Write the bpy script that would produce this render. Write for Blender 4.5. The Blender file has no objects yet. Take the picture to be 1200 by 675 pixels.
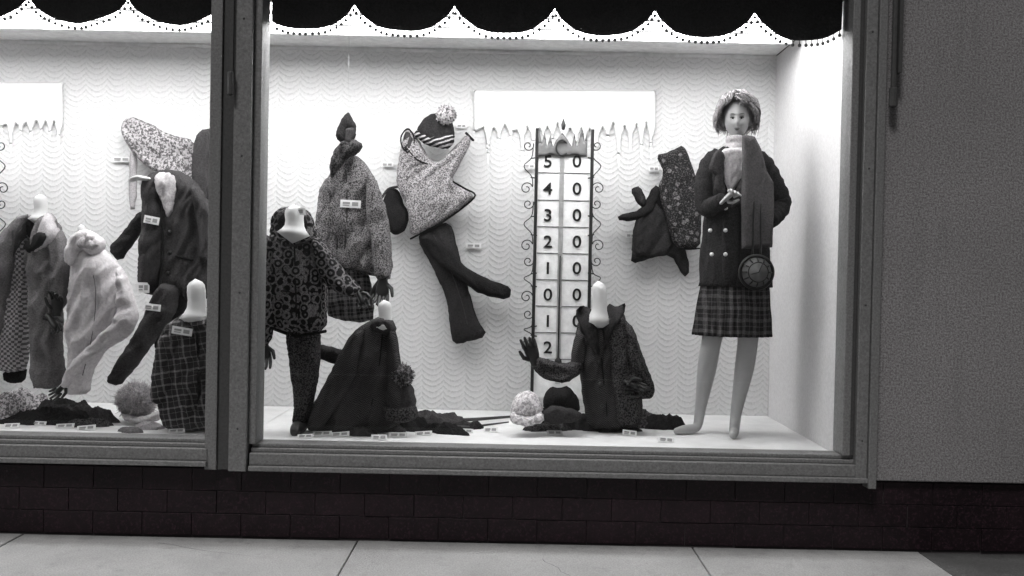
import bpy, bmesh, math, random
import numpy as np
from mathutils import Vector, Matrix, noise
from mathutils.geometry import delaunay_2d_cdt
random.seed(4)
scene = bpy.context.scene
scene.view_settings.view_transform = 'Standard'
scene.view_settings.look = 'None'
scene.view_settings.exposure = 0

# ---------------------------------------------------------------- image coordinates
# u, v are image pixels back-projected through the camera, 1/250 m at the glass; a pixel
# is put on its plane (depth y behind the glass).
CD, F, CZ = 4.6, 1150.0, 1.27
RL = math.radians(1.15); SR, CR = math.sin(RL), math.cos(RL)
def M(u, v, y):
    s = F/(CD+y); a = u-600; b = v-337.5
    return Vector(((a*CR+b*SR)/s, y, CZ-(-a*SR+b*CR+17.5)/s))
FLOOR = 0.44
def floor_pt(u,v):
    d=-(u-600)*SR+(v-337.5)*CR+17.5
    y=(CZ-FLOOR)*F/d-CD
    return M(u,v,y)

# ---------------------------------------------------------------- groups
GROUPS = []
def grp(name):
    e = bpy.data.objects.new(name, None); e.empty_display_size = .1
    scene.collection.objects.link(e); GROUPS.append(e); return e
def link(ob, parent=None):
    scene.collection.objects.link(ob)
    if parent: ob.parent = parent
    return ob
class MB:
    def __init__(s): s.v=[]; s.f=[]; s.m=[]
    def add(s, vs, fs, m=0):
        o=len(s.v); s.v += [tuple(p) for p in vs]
        s.f += [tuple(i+o for i in f) for f in fs]; s.m += [m]*len(fs)
    def box(s, x0,x1,y0,y1,z0,z1,m=0):
        vs=[(x,y,z) for x in (x0,x1) for y in (y0,y1) for z in (z0,z1)]
        s.add(vs,[(0,1,3,2),(4,6,7,5),(0,4,5,1),(2,3,7,6),(0,2,6,4),(1,5,7,3)],m)
    def tube(s, path, rad, seg=8, m=0, flat=1.0, cap=True):
        path=[Vector(p) for p in path]; n=len(path)
        if not hasattr(rad,'__len__'): rad=[rad]*n
        t0=(path[1]-path[0]).normalized()
        a=Vector((0,0,1)) if abs(t0.z)<.9 else Vector((0,1,0))
        nrm=t0.cross(a).normalized(); vs=[]
        for i in range(n):
            t=(path[min(i+1,n-1)]-path[max(i-1,0)]).normalized()
            nrm=(nrm-t*nrm.dot(t)).normalized(); bi=t.cross(nrm)
            for k in range(seg):
                an=2*math.pi*k/seg
                vs.append(path[i]+nrm*math.cos(an)*rad[i]+bi*math.sin(an)*rad[i]*flat)
        fs=[(i*seg+k,i*seg+(k+1)%seg,(i+1)*seg+(k+1)%seg,(i+1)*seg+k) for i in range(n-1) for k in range(seg)]
        if cap:
            t=(path[0]-path[1]).normalized(); vs.append(path[0]+t*rad[0]*.6); c0=len(vs)-1
            t=(path[-1]-path[-2]).normalized(); vs.append(path[-1]+t*rad[-1]*.6); c1=len(vs)-1
            for k in range(seg):
                fs.append((c0,(k+1)%seg,k)); b=(n-1)*seg
                fs.append((c1,b+k,b+(k+1)%seg))
        s.add(vs,fs,m)
    def ball(s, c, rx, ry, rz, nu=12, nv=8, m=0, fn=None):
        vs=[];fs=[]
        for j in range(nv+1):
            th=math.pi*j/nv
            for i in range(nu):
                ph=2*math.pi*i/nu
                d=Vector((math.sin(th)*math.cos(ph),math.sin(th)*math.sin(ph),math.cos(th)))
                k=fn(d) if fn else 1
                vs.append((c[0]+d.x*rx*k,c[1]+d.y*ry*k,c[2]+d.z*rz*k))
        for j in range(nv):
            for i in range(nu):
                fs.append((j*nu+i,(j+1)*nu+i,(j+1)*nu+(i+1)%nu,j*nu+(i+1)%nu))
        s.add(vs,fs,m)
    def obj(s, name, mats, parent=None, smooth=True, bevel=0):
        me=bpy.data.meshes.new(name); me.from_pydata(s.v,[],s.f)
        if not isinstance(mats,(list,tuple)): mats=[mats]
        for mt in mats: me.materials.append(mt)
        for i,p in enumerate(me.polygons):
            p.material_index=s.m[i]; p.use_smooth=smooth
        me.update()
        bm=bmesh.new(); bm.from_mesh(me); bmesh.ops.recalc_face_normals(bm,faces=bm.faces); bm.to_mesh(me); bm.free()
        ob=bpy.data.objects.new(name,me); link(ob,parent)
        if bevel:
            b=ob.modifiers.new('b','BEVEL'); b.width=bevel; b.segments=2; b.limit_method='ANGLE'
        return ob

# ---------------------------------------------------------------- materials
def g(v, tint=0.0):
    return (v*(1+tint), v, v*(1+tint*.5), 1)
def newmat(name, rough=.9, spec=.2):
    m=bpy.data.materials.new(name); m.use_nodes=True; nt=m.node_tree
    b=nt.nodes['Principled BSDF']; b.inputs['Roughness'].default_value=rough
    b.inputs['Specular IOR Level'].default_value=spec
    return m,nt,b
def N(nt,t,**k):
    n=nt.nodes.new(t)
    for a,v in k.items(): setattr(n,a,v)
    return n
def mixc(nt, fac, a, b):
    n=N(nt,'ShaderNodeMix',data_type='RGBA')
    if hasattr(fac,'links'): nt.links.new(fac,n.inputs[0])
    else: n.inputs[0].default_value=fac
    for i,x in ((6,a),(7,b)):
        if hasattr(x,'links'): nt.links.new(x,n.inputs[i])
        else: n.inputs[i].default_value=x
    return n.outputs[2]
def mth(nt, op, a, b=None, c=None):
    n=N(nt,'ShaderNodeMath',operation=op)
    for i,x in enumerate((a,b,c)):
        if x is None: continue
        if hasattr(x,'links'): nt.links.new(x,n.inputs[i])
        else: n.inputs[i].default_value=x
    return n.outputs[0]
def noi(nt, co, scale, detail=3, rough=.6, vec=(1,1,1)):
    mp=N(nt,'ShaderNodeMapping'); mp.inputs['Scale'].default_value=vec
    nt.links.new(co,mp.inputs[0])
    n=N(nt,'ShaderNodeTexNoise'); n.inputs['Scale'].default_value=scale
    n.inputs['Detail'].default_value=detail; n.inputs['Roughness'].default_value=rough
    nt.links.new(mp.outputs[0],n.inputs['Vector']); return n.outputs[0]
def ramp(nt, fac, p0, p1):
    n=N(nt,'ShaderNodeMapRange'); n.inputs[1].default_value=p0; n.inputs[2].default_value=p1
    nt.links.new(fac,n.inputs[0]); return n.outputs[0]
def bump(nt,b,h,st,dist):
    n=N(nt,'ShaderNodeBump'); n.inputs['Strength'].default_value=st; n.inputs['Distance'].default_value=dist
    nt.links.new(h,n.inputs['Height']); nt.links.new(n.outputs[0],b.inputs['Normal'])
def cloth(name, c1, c2, kind='wool', scale=120, rough=.95, p=.04, w=.2, tint=0.04, ang=0.0, c3=None):
    m,nt,b=newmat(name,rough,.06)
    co=N(nt,'ShaderNodeTexCoord').outputs['Object']
    fine=noi(nt,co,scale,2,.7)
    big=noi(nt,co,7,3)
    if kind=='wool': fac=ramp(nt,fine,.3,.7)
    elif kind=='tweed': fac=ramp(nt,fine,.44,.56)
    elif kind=='dots':
        v=N(nt,'ShaderNodeTexVoronoi'); v.inputs['Scale'].default_value=1/p; v.inputs['Randomness'].default_value=.45
        nt.links.new(co,v.inputs['Vector'])
        r=mth(nt,'SINE',mth(nt,'MULTIPLY',v.outputs[0],14.0))
        fac=mth(nt,'MULTIPLY',ramp(nt,r,-.1,.5),ramp(nt,fine,.25,.6))
    elif kind=='flowers':
        v=N(nt,'ShaderNodeTexVoronoi'); v.inputs['Scale'].default_value=1/p
        nt.links.new(co,v.inputs['Vector'])
        fac=mth(nt,'MAXIMUM',mth(nt,'MULTIPLY',mth(nt,'LESS_THAN',v.outputs[0],w),ramp(nt,fine,.3,.6)),mth(nt,'MULTIPLY',ramp(nt,fine,.52,.66),.6))
    elif kind in('plaid','check','stripe','herring'):
        s=N(nt,'ShaderNodeSeparateXYZ')
        mp=N(nt,'ShaderNodeMapping'); mp.inputs['Rotation'].default_value=(0,ang,0)
        nt.links.new(co,mp.inputs[0]); nt.links.new(mp.outputs[0],s.inputs[0])
        wx=mth(nt,'ADD',s.outputs[0],mth(nt,'MULTIPLY',big,.03)); wz=mth(nt,'ADD',s.outputs[2],mth(nt,'MULTIPLY',big,.03))
        fx=mth(nt,'LESS_THAN',mth(nt,'FRACT',mth(nt,'DIVIDE',mth(nt,'ADD',wx,50),p)),w)
        fz=mth(nt,'LESS_THAN',mth(nt,'FRACT',mth(nt,'DIVIDE',mth(nt,'ADD',wz,50),p)),w)
        if kind=='stripe': fac=fz
        elif kind=='check': fac=mth(nt,'ABSOLUTE',mth(nt,'SUBTRACT',fx,fz))
        elif kind=='herring':
            tri=mth(nt,'PINGPONG',wx,p*.5)
            fac=mth(nt,'LESS_THAN',mth(nt,'FRACT',mth(nt,'DIVIDE',mth(nt,'ADD',mth(nt,'ADD',wz,tri),50),p*.45)),.5)
        else:
            fx2=mth(nt,'LESS_THAN',mth(nt,'FRACT',mth(nt,'DIVIDE',mth(nt,'ADD',wx,50+p*.4),p)),w*.3)
            fz2=mth(nt,'LESS_THAN',mth(nt,'FRACT',mth(nt,'DIVIDE',mth(nt,'ADD',wz,50+p*.4),p)),w*.3)
            fac=mth(nt,'MULTIPLY',mth(nt,'ADD',mth(nt,'ADD',fx,fz),mth(nt,'MULTIPLY',mth(nt,'ADD',fx2,fz2),.8)),.45)
        fac=mth(nt,'MULTIPLY',fac,ramp(nt,fine,.1,.55))
    col=mixc(nt,fac,g(c1,tint),g(c2,tint))
    col=mixc(nt,ramp(nt,big,.25,.8),col,mixc(nt,.35,col,g(c1*.6,tint)))
    nt.links.new(col,b.inputs['Base Color'])
    bump(nt,b,mth(nt,'ADD',fine,noi(nt,co,28,3,.6,(1,1,.5))),.7,.006)
    return m
def plain(name, c, rough=.5, spec=.4, var=.15, scale=20, bmp=.2, bd=.002, tint=0, metal=0):
    m,nt,b=newmat(name,rough,spec); b.inputs['Metallic'].default_value=metal
    co=N(nt,'ShaderNodeTexCoord').outputs['Object']
    n=noi(nt,co,scale,5,.65)
    nt.links.new(mixc(nt,ramp(nt,n,.3,.7),g(c*(1-var),tint),g(min(c*(1+var),.95),tint)),b.inputs['Base Color'])
    bump(nt,b,n,bmp,bd); return m

W_DARK=cloth('dark_wool',.016,.042)
W_BLACK=cloth('black_wool',.009,.025)
W_DGREY=cloth('charcoal_wool',.03,.07)
W_MID=cloth('grey_wool',.10,.20)
W_LIGHT=cloth('light_wool',.3,.46)
W_WHITE=cloth('white_quilted',.46,.64,scale=60)
W_CREAM=cloth('cream_knit',.38,.58,scale=110)
T_TWEED=cloth('tweed',.04,.26,'tweed',150)
T_TWEED_L=cloth('light_tweed',.09,.46,'tweed',130)
T_HAT=cloth('cream_boucle',.36,.78,'tweed',60)
T_TWEED_D=cloth('dark_tweed',.015,.085,'tweed',130)
DOTS=cloth('medallion_print',.014,.20,'dots',150,p=.043)
FLOWER=cloth('snowflake_print',.018,.22,'flowers',120,p=.05,w=.26)
SPECK=cloth('speckled_knit',.1,.5,'tweed',70)
PLAID=cloth('plaid_wool',.024,.14,'plaid',150,p=.06,w=.3)
PLAID2=cloth('plaid_dark',.014,.12,'plaid',150,p=.05,w=.35,ang=.1)
PLAIDW=cloth('plaid_window',.04,.33,'plaid',150,p=.06,w=.16,ang=.15)
CHECK=cloth('small_check',.1,.46,'check',150,p=.026,w=.5)
HERR=cloth('herringbone',.024,.08,'herring',150,p=.024)
RIB=cloth('striped_knit',.02,.55,'stripe',150,p=.024,w=.4,ang=.35)
FURL=cloth('light_fur',.34,.6,scale=90)
FURT=cloth('grey_fur',.3,.68,scale=90)
SKIN=plain('mannequin_plaster',.40,.5,.3,.06,9,.1)
SKIN2=plain('form_plaster',.56,.55,.3,.06,9,.1)
HAIR=cloth('mannequin_hair',.16,.5,scale=220)
INK=plain('black_ink',.012,.5,.3)
IRON=plain('wrought_iron',.02,.4,.5)
CARD=plain('price_card_paper',.8,.7,.2,.03)
ICE=plain('icicle_board_white',.86,.5,.3,.02)
BUTTON=plain('button_pearl',.7,.25,.6)
SILVER=plain('tube_silver',.5,.3,.6,metal=.4)
LEATHER=plain('leather',.018,.4,.4)
PRINT=plain('grey_print',.3,.7)
THERM=plain('thermometer_enamel',.80,.6)

# ---------------------------------------------------------------- garment builder
def chaikin(p,n):
    for _ in range(n):
        q=[]
        for i in range(len(p)):
            a=p[i]; b=p[(i+1)%len(p)]
            q+= [(a[0]*.8+b[0]*.2,a[1]*.8+b[1]*.2),(a[0]*.2+b[0]*.8,a[1]*.2+b[1]*.8)]
        p=q
    return p
SEED=[0]; SURF=[]
def surf(u,v,default=1.2,rad=9):
    best=None
    for (V,Yv) in SURF:
        d=(V[:,0]-u)**2+(V[:,1]-v)**2; i=int(d.argmin())
        if d[i]<9:
            w=1/(d+1.0); m=d<30
            yy=float((Yv[m]*w[m]).sum()/w[m].sum())
            if best is None or yy<best: best=yy
    if best is None:
        bd=rad*rad
        for (V,Yv) in SURF:
            d=(V[:,0]-u)**2+(V[:,1]-v)**2; i=int(d.argmin())
            if d[i]<bd: bd=d[i]; best=float(Yv[i])
    return default if best is None else best
def part(name, pts, y, T, mat, parent, fold=90, wl=13, amp=.012, k=14, sp=2.4, ch=1, back=.6, lean=0.0, jit=1.0, on=False, raw=False):
    """cloth shell: outline on its plane, filled out and creased"""
    SEED[0]+=1; sd=SEED[0]*7.3
    if not raw: T*=.62; k*=.75; amp*=1.5
    p=chaikin([(float(a),float(b)) for a,b in pts],ch)
    q=[]
    for i in range(len(p)):
        a=p[i]; b=p[(i+1)%len(p)]; L=math.hypot(b[0]-a[0],b[1]-a[1]); n=max(1,int(L/sp))
        for j in range(n): q.append((a[0]+(b[0]-a[0])*j/n, a[1]+(b[1]-a[1])*j/n))
    if jit: q=[(a+jit*noise.noise(Vector((a*.16,b*.16,sd))),b+jit*noise.noise(Vector((a*.16,b*.16,sd+9)))) for a,b in q]
    P=np.array(q); A=P; B=np.roll(P,-1,axis=0)
    x0,y0=P.min(0); x1,y1=P.max(0)
    gx,gy=np.meshgrid(np.arange(x0,x1,sp),np.arange(y0,y1,sp))
    gx=gx+ (np.arange(gx.shape[0])%2)[:,None]*sp*.5
    G=np.stack([gx.ravel(),gy.ravel()],1)
    def dist(G):
        AB=B-A; AP=G[:,None,:]-A[None]
        t=np.clip((AP*AB[None]).sum(2)/np.maximum((AB**2).sum(1),1e-9)[None],0,1)
        return np.sqrt(((AP-t[...,None]*AB[None])**2).sum(2)).min(1)
    xi=G[:,0][:,None]; yi=G[:,1][:,None]
    cr=((A[:,1][None]>yi)!=(B[:,1][None]>yi)) & (xi < (B[:,0]-A[:,0])[None]*(yi-A[:,1][None])/np.where(np.abs(B[:,1]-A[:,1])<1e-9,1e-9,B[:,1]-A[:,1])[None]+A[:,0][None])
    G=G[cr.sum(1)%2==1]
    if len(G): G=G[dist(G)>sp*.55]
    allp=[Vector(t) for t in q]+[Vector(t) for t in G.tolist()]
    nb=len(q)
    vo,_,fo,_,_,_=delaunay_2d_cdt(allp,[],[list(range(nb))],1,1e-5)
    V=np.array([tuple(t) for t in vo]); D=dist(V)
    fa=math.radians(fold); nx,ny=math.sin(fa),-math.cos(fa); tx,ty=math.cos(fa),math.sin(fa)
    fv=[];bv=[]
    vmid=(y0+y1)/2
    edge=[]; Ys=[]
    for (u,v),d in zip(V.tolist(),D.tolist()):
        e=min(d/k,1); h=T*math.sqrt(max(0,1-(1-e)**2))
        s=(u*nx+v*ny); t=(u*tx+v*ty)
        wob=6*noise.noise(Vector((u*.03,v*.03,sd+1)))
        r1=1-2.6*abs(noise.noise(Vector(((s+wob)/wl*.8,t/(wl*4.5),sd))))
        r2=1-2.6*abs(noise.noise(Vector(((s*.8+t*.35+wob)/wl*1.7,t/(wl*3),sd+3))))
        w=.55*r1+.35*r2+.5*noise.noise(Vector((u/(wl*1.6),v/(wl*1.6),sd+5)))
        ff=amp*w*min(d/4,1)
        yy=(surf(u,v,y)-.004) if on else y+lean*(v-vmid)/200
        a=M(u,v,yy)
        if d<.2:
            e_=True; yf=a.y+amp*.5*w
        else: e_=False; yf=a.y-h-ff
        fv.append((a.x,yf,a.z)); Ys.append(yf)
        edge.append(e_); bv.append((a.x,a.y+h*back+.002,a.z))
    SURF.append((V,np.array(Ys)))
    n=len(fv); vs=fv[:]; idx=list(range(n))
    for i in range(n):
        if not edge[i]: idx[i]=len(vs); vs.append(bv[i])
    fs=[]
    for f in fo:
        fs.append(tuple(f)); r=tuple(idx[i] for i in reversed(f))
        if set(r)!=set(f): fs.append(r)
    mb=MB(); mb.add(vs,fs); return mb.obj(name,mat,parent)
def uv_tube(name, pts, y, r, mat, parent, seg=6, on=True):
    P=[(float(a),float(b)) for a,b in pts]
    out=[]
    for i in range(len(P)-1):
        p0=P[max(i-1,0)];p1=P[i];p2=P[i+1];p3=P[min(i+2,len(P)-1)]
        for j in range(4):
            t=j/4
            c=[.5*((2*p1[a])+(-p0[a]+p2[a])*t+(2*p0[a]-5*p1[a]+4*p2[a]-p3[a])*t*t+(-p0[a]+3*p1[a]-3*p2[a]+p3[a])*t**3) for a in (0,1)]
            out.append((c[0],c[1]))
    out.append(P[-1])
    ys=[surf(a,b,y,14)-r*.3 for a,b in out] if on else [y]*len(out)
    for _ in range(2): ys=[(ys[max(i-1,0)]+ys[i]+ys[min(i+1,len(ys)-1)])/3 for i in range(len(ys))]
    mb=MB(); mb.tube([M(a,b,c) for (a,b),c in zip(out,ys)],r,seg); return mb.obj(name,mat,parent)
def hand(name, root, direction, palm_n, size, mat, parent, curl=.35, side=1):
    """palm + 4 unequal fingers + thumb; root = wrist, direction = to fingertips"""
    d=Vector(direction).normalized(); n=Vector(palm_n); n=(n-d*n.dot(d)).normalized(); s=d.cross(n)*side
    root=Vector(root); mb=MB(); L=size
    mb.tube([root-d*L*.12,root,root+d*L*.2,root+d*L*.38,root+d*L*.5],[L*.15,L*.15,L*.2,L*.22,L*.17],12,flat=.5)
    for i,(off,ln) in enumerate(((-.165,.46),(-.055,.52),(.055,.48),(.16,.37))):
        p=root+d*L*.42+s*L*off; path=[p]; a=.1
        for seg in (.4,.33,.27):
            a+=curl*(1+.15*i)
            v=(d+s*off*.7).normalized()*math.cos(a)+n*math.sin(a); p=p+v*ln*L*seg; path.append(p)
        mb.tube(path,[L*.062,L*.058,L*.05,L*.038],8)
    p=root+d*L*.12-s*L*.14
    t1=(d*.55-s*.75+n*.3).normalized(); t2=(d*.9-s*.2+n*.35).normalized()
    mb.tube([p,p+t1*L*.2,p+t1*L*.2+t2*L*.16,p+t1*L*.2+t2*L*.28],[L*.075,L*.068,L*.058,L*.042],8)
    return mb.obj(name,mat,parent)
def fuzz(name, c, r, mat, parent, n=500, ln=.35, sq=1.0, rad=.0016):
    mb=MB(); c=Vector(c); mb.ball(c,r*.84,r*.84,r*.84*sq,16,12,fn=lambda d:1+.1*noise.noise(d*3))
    for _ in range(n):
        d=Vector((random.gauss(0,1),random.gauss(0,1),random.gauss(0,1))).normalized()
        e=Vector((random.gauss(0,.3),random.gauss(0,.3),random.gauss(0,.3)))
        k=r*random.uniform(.85,1.05)
        a=c+Vector((d.x,d.y,d.z*sq))*r*.7; b=c+Vector((d.x,d.y,d.z*sq))*k+e*r*ln*.7
        mb.tube([a,(a+b)/2+e*.1*r,b],[rad*1.4,rad*1.2,rad*.6],3)
    return mb.obj(name,mat,parent)
def neck(name, u, v0, v1, w, y, parent, mat=None):
    """dressmaker form neck: rounded cap, slim stem flaring to shoulders"""
    mb=MB(); s=(CD+y)/F
    path=[];rad=[]
    for t,k in ((0,.35),(.04,.62),(.12,.82),(.28,.9),(.5,.86),(.7,.92),(.85,1.15),(1,1.55)):
        path.append(M(u+1.5*math.sin(t*3),v0+(v1-v0)*t,y)); rad.append(w*k*s*.5)
    mb.tube(path,rad,16); return mb.obj(name,mat or SKIN2,parent)
def card(u,v,y,w=20,h=9,tilt=0,stand=False):
    s=(CD+y)/F; c=M(u,v,y) if not stand else floor_pt(u,v); W=w*s/2; H=h*s/2
    mb=MB(); mb.box(-W,W,-.0015,.0015,-H,H,0)
    mb.box(-W*.75,-W*.05,-.0035,-.0017,-H*.1,H*.45,1); mb.box(W*.15,W*.75,-.0035,-.0017,-H*.5,H*.5,1)
    mb.box(-W*.75,-W*.1,-.0035,-.0017,-H*.55,-H*.3,1)
    ob=mb.obj('price_card',[CARD,PRINT],None,False)
    ob.location=c; ob.rotation_euler=(math.radians(random.uniform(-50,-20) if stand else 0),math.radians(tilt),math.radians(random.uniform(-12,12) if stand else 0))
    if stand: ob.location.z=FLOOR+H*math.cos(ob.rotation_euler[0])+.002
    return ob
def floor_cloth(u,v,rx,ry,h,mat,parent,rot=0,name='fold'):
    """loose cloth lying on the display floor"""
    SEED[0]+=1; sd=SEED[0]*3.7; c=floor_pt(u,v); nr,ns=18,72; vs=[(c.x,c.y,FLOOR+.01+h*.6)];fs=[]
    ca,sa=math.cos(math.radians(rot)),math.sin(math.radians(rot))
    for j in range(1,nr+1):
        r=j/nr
        for i in range(ns):
            a=2*math.pi*i/ns
            o=1+.42*noise.noise(Vector((math.cos(a)*1.6,math.sin(a)*1.6,sd)))+.14*noise.noise(Vector((math.cos(a)*5,math.sin(a)*5,sd)))
            x=math.cos(a)*rx*r*o; y=math.sin(a)*ry*r*o
            rid=1-2.4*abs(noise.noise(Vector((x*9+y*4,y*14,sd)))); rid2=1-2.4*abs(noise.noise(Vector((x*22,y*26-x*8,sd+4))))
            z=.006+h*(.45*(1-r**2)+.35*max(0,rid)+.22*max(0,rid2))*min(1,(1-r)*3.5)+(.004 if r<.99 else 0)
            vs.append((c.x+x*ca-y*sa,max(.115,min(c.y+x*sa+y*ca,1.27)),FLOOR+(z if j<nr else .001)))
    for i in range(ns): fs.append((0,1+i,1+(i+1)%ns))
    for j in range(nr-1):
        for i in range(ns):
            a=1+j*ns; b=1+(j+1)*ns; fs.append((a+i,b+i,b+(i+1)%ns,a+(i+1)%ns))
    mb=MB(); mb.add(vs,fs); return mb.obj(name,mat,parent)
def buttons(pts,y,r,mat,parent):
    mb=MB()
    for (u,v) in pts:
        q=M(u,v,surf(u,v,y)-.004); mb.tube([q+Vector((0,-.003,0)),q+Vector((0,.004,0))],r,10)
    return mb.obj('buttons',mat,parent)

# ================================================================= SETTING
gm=plain('asphalt',.05,.9,.2,.3,40,.5,.01)
mb=MB(); mb.add([(-400,-400,-.16),(400,-400,-.16),(400,400,-.16),(-400,400,-.16)],[(0,1,2,3)])
mb.obj('ground',gm,None,False)
mb=MB(); mb.add([(-60,-14,-.156),(60,-14,-.156),(60,-3.3,-.156),(-60,-3.3,-.156)],[(0,1,2,3)])
mb.box(-60,60,-8.7,-8.58,-.1559,-.152,1)
mb.obj('road',[plain('road_asphalt',.05,.85,.3,.35,60,.6,.01),plain('road_paint',.6,.6)],None,False)
def concrete(name,c):
    m,nt,b=newmat(name,.85,.25)
    co=N(nt,'ShaderNodeTexCoord').outputs['Object']
    a=noi(nt,co,2.2,5,.6); f=noi(nt,co,130,2,.7); st=noi(nt,co,9,4,.7)
    col=mixc(nt,ramp(nt,a,.3,.72),g(c*.78),g(c*1.1))
    col=mixc(nt,ramp(nt,f,.40,.64),col,mixc(nt,.42,col,g(c*.4)))
    col=mixc(nt,mth(nt,'MULTIPLY',ramp(nt,st,.54,.75),.4),col,g(c*.42))
    s=N(nt,'ShaderNodeSeparateXYZ'); nt.links.new(co,s.inputs[0])
    edge=ramp(nt,mth(nt,'ADD',s.outputs[1],mth(nt,'MULTIPLY',st,.10)),-.05,.05)   # darker along the foot of the wall
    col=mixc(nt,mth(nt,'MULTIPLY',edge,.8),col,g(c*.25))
    nt.links.new(col,b.inputs['Base Color']); bump(nt,b,mth(nt,'ADD',f,st),.5,.006); return m
CONC=concrete('concrete',.46); CONCD=concrete('dark_concrete',.13)
sw=grp('sidewalk')
mb=MB(); mb.box(-60,60,-3.3,.3,-.155,-.014); mb.obj('bedding',plain('joint_dirt',.05,.9),sw,False)
mb=MB(); md=MB()
xs=[-.70+1.57*i for i in range(-18,20)]
for i in range(len(xs)-1):
    x0,x1=xs[i]+.003,xs[i+1]-.003
    for y0,y1 in ((-1.55,-.012),(-3.12,-1.556)):
        dz=random.uniform(-.002,.0015)
        if xs[i]>0.8 and xs[i]<1.0 and y1>-1:
            mb.box(x0,1.93,y0,y1,-.015,dz); continue
        tgt=md if (xs[i]>2.0 and xs[i]<4.0 and y1>-1) else mb
        tgt.box(x0,x1,y0,y1,-.015,dz)
md.box(1.94,2.43,-1.55,-.012,-.015,-.004)
mb.obj('slabs',CONC,sw,False,.005); md.obj('patched_slabs',CONCD,sw,False,.006)
mb=MB(); mb.box(-60,60,-3.3,-3.13,-.1555,.002); mb.obj('kerb',CONC,sw,False,.015)
mb=MB()
for (x,y,dx,dy,n) in ((.16,-.25,.02,-.05,14),(-1.6,-.12,.06,-.02,9)):
    p=Vector((x,y,.0015)); path=[p.copy()]
    for i in range(n): p=p+Vector((dx+random.uniform(-.012,.012),dy+random.uniform(-.01,.01),0)); path.append(p.copy())
    mb.tube(path,[.0014*(1-.7*i/n) for i in range(n+1)],4,flat=.4)
mb.obj('cracks',plain('crack_dirt',.15,.9),sw)

def stucco(name,c,sc=150,st_=1.0):
    m,nt,b=newmat(name,.9,.2)
    co=N(nt,'ShaderNodeTexCoord').outputs['Object']
    f=noi(nt,co,sc,3,.8); a=noi(nt,co,1.3,4,.6); st=noi(nt,co,14,3,.6,(1,1,.15))
    col=mixc(nt,ramp(nt,f,.38,.62),g(c*(1-.5*st_),.10*st_),g(c*(1+.45*st_),.01))
    col=mixc(nt,ramp(nt,a,.3,.75),col,mixc(nt,.3*st_,col,g(c*.5)))
    col=mixc(nt,mth(nt,'MULTIPLY',ramp(nt,st,.55,.8),.3*st_),col,g(c*.5))
    nt.links.new(col,b.inputs['Base Color']); bump(nt,b,f,.8*st_,.006); return m
STUC=stucco('stucco',.26,115)
wallg=grp('storefront_wall')
mb=MB(); mb.box(1.705,9,-.035,.3,.335,4.2); mb.box(-9,-3.7,-.035,.3,.335,4.2); mb.box(-3.698,1.703,-.03,.3,2.80,4.2)
mb.obj('stucco_face',STUC,wallg,False,.006)
mb=MB(); mb.box(-9,9,1.45,1.6,0,4.2); mb.box(-9,9,-.03,1.6,4.21,4.4); mb.obj('roof_and_back',plain('roof',.1,.9),wallg,False)
tm,nt,b=newmat('glazed_tile',.32,.3)
co=N(nt,'ShaderNodeTexCoord').outputs['Object']
n1=noi(nt,co,3.5,3); n2=noi(nt,co,90,3,.7)
c=mixc(nt,ramp(nt,n1,.3,.7),(.0050,.0020,.0034,1),(.013,.0062,.0088,1))
c=mixc(nt,ramp(nt,n2,.52,.72),c,(.040,.018,.027,1))
nt.links.new(c,b.inputs['Base Color'])
r=N(nt,'ShaderNodeMapRange'); r.inputs[3].default_value=.25; r.inputs[4].default_value=.7; nt.links.new(n2,r.inputs[0]); nt.links.new(r.outputs[0],b.inputs['Roughness'])
bump(nt,b,n2,.25,.003)
pl=grp('tiled_plinth')
mb=MB(); mb.box(-9,9,.002,.3,-.01,.325); mb.obj('mortar_bed',plain('mortar',.06,.9,tint=.12),pl,False)
mb=MB(); tw=.232; th=.1035
for r_ in range(3):
    z0=.008+r_*(th+.003); x=-4.5-(.116 if r_%2 else 0)
    while x<6:
        o=random.uniform(-.002,.002); o2=random.uniform(-.0015,.0015)
        mb.box(x+.0012,x+tw-.0012,-.006+o,.0015,z0,z0+th)
        for q in range(-8,0):
            vx,vy,vz=mb.v[q]
            if vy<0: mb.v[q]=(vx,vy+o2*(1 if vx>x+tw/2 else -1)+random.choice((0,.0006)),vz)
        x+=tw
mb.obj('tiles',tm,pl,False,.002)

# --- window frame
FR=plain('frame_aluminium',.19,.5,.4,.34,100,.4,.002,metal=.2)
FRD=plain('frame_dark',.06,.5,.4,.25,90,.3,.002)
fr=grp('shop_window_frame')
ZB=.325; ZT=2.80
mb=MB()
for x0,x1,o in ((-1.205,1.665,0.0),(-3.7,-1.40,.016)):
    mb.box(x0,x1,-.075,.1,ZB+.004+o,ZB+.028+o)
    mb.box(x0,x1,-.055,.1,ZB+.0285+o,ZB+.085+o)
    mb.box(x0,x1,-.03,.1,ZB+.0855+o,ZB+.105+o)
    mb.box(x0,x1,-.012,.1,ZB+.1055+o,ZB+.124+o)
mb.obj('bottom_rail',FR,fr,False,.004)
mb=MB()
mb.box(-1.415,-1.36,-.05,.1,ZB+.002,ZT)
mb.box(-1.297,-1.215,-.075,.1,ZB+.002,ZT)
mb.box(-1.2145,-1.178,-.045,.1,ZB+.1245,ZT)
mb.box(1.555,1.59,-.04,.1,ZB+.1245,ZT)
mb.box(1.61,1.662,-.065,.1,ZB+.003,ZT)
mb.box(1.664,1.702,-.08,.1,ZB-.02,ZT)
mb.obj('stiles',FR,fr,False,.004)
mb=MB()
mb.box(-1.3595,-1.2975,-.035,.1,ZB+.002,ZT); mb.box(1.5905,1.6095,-.03,.1,ZB+.1245,ZT)
mb.box(-3.7,1.66,-.05,.1,2.70,ZT-.002)
mb.obj('grooves',FRD,fr,False,.003)
mb=MB()
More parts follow.
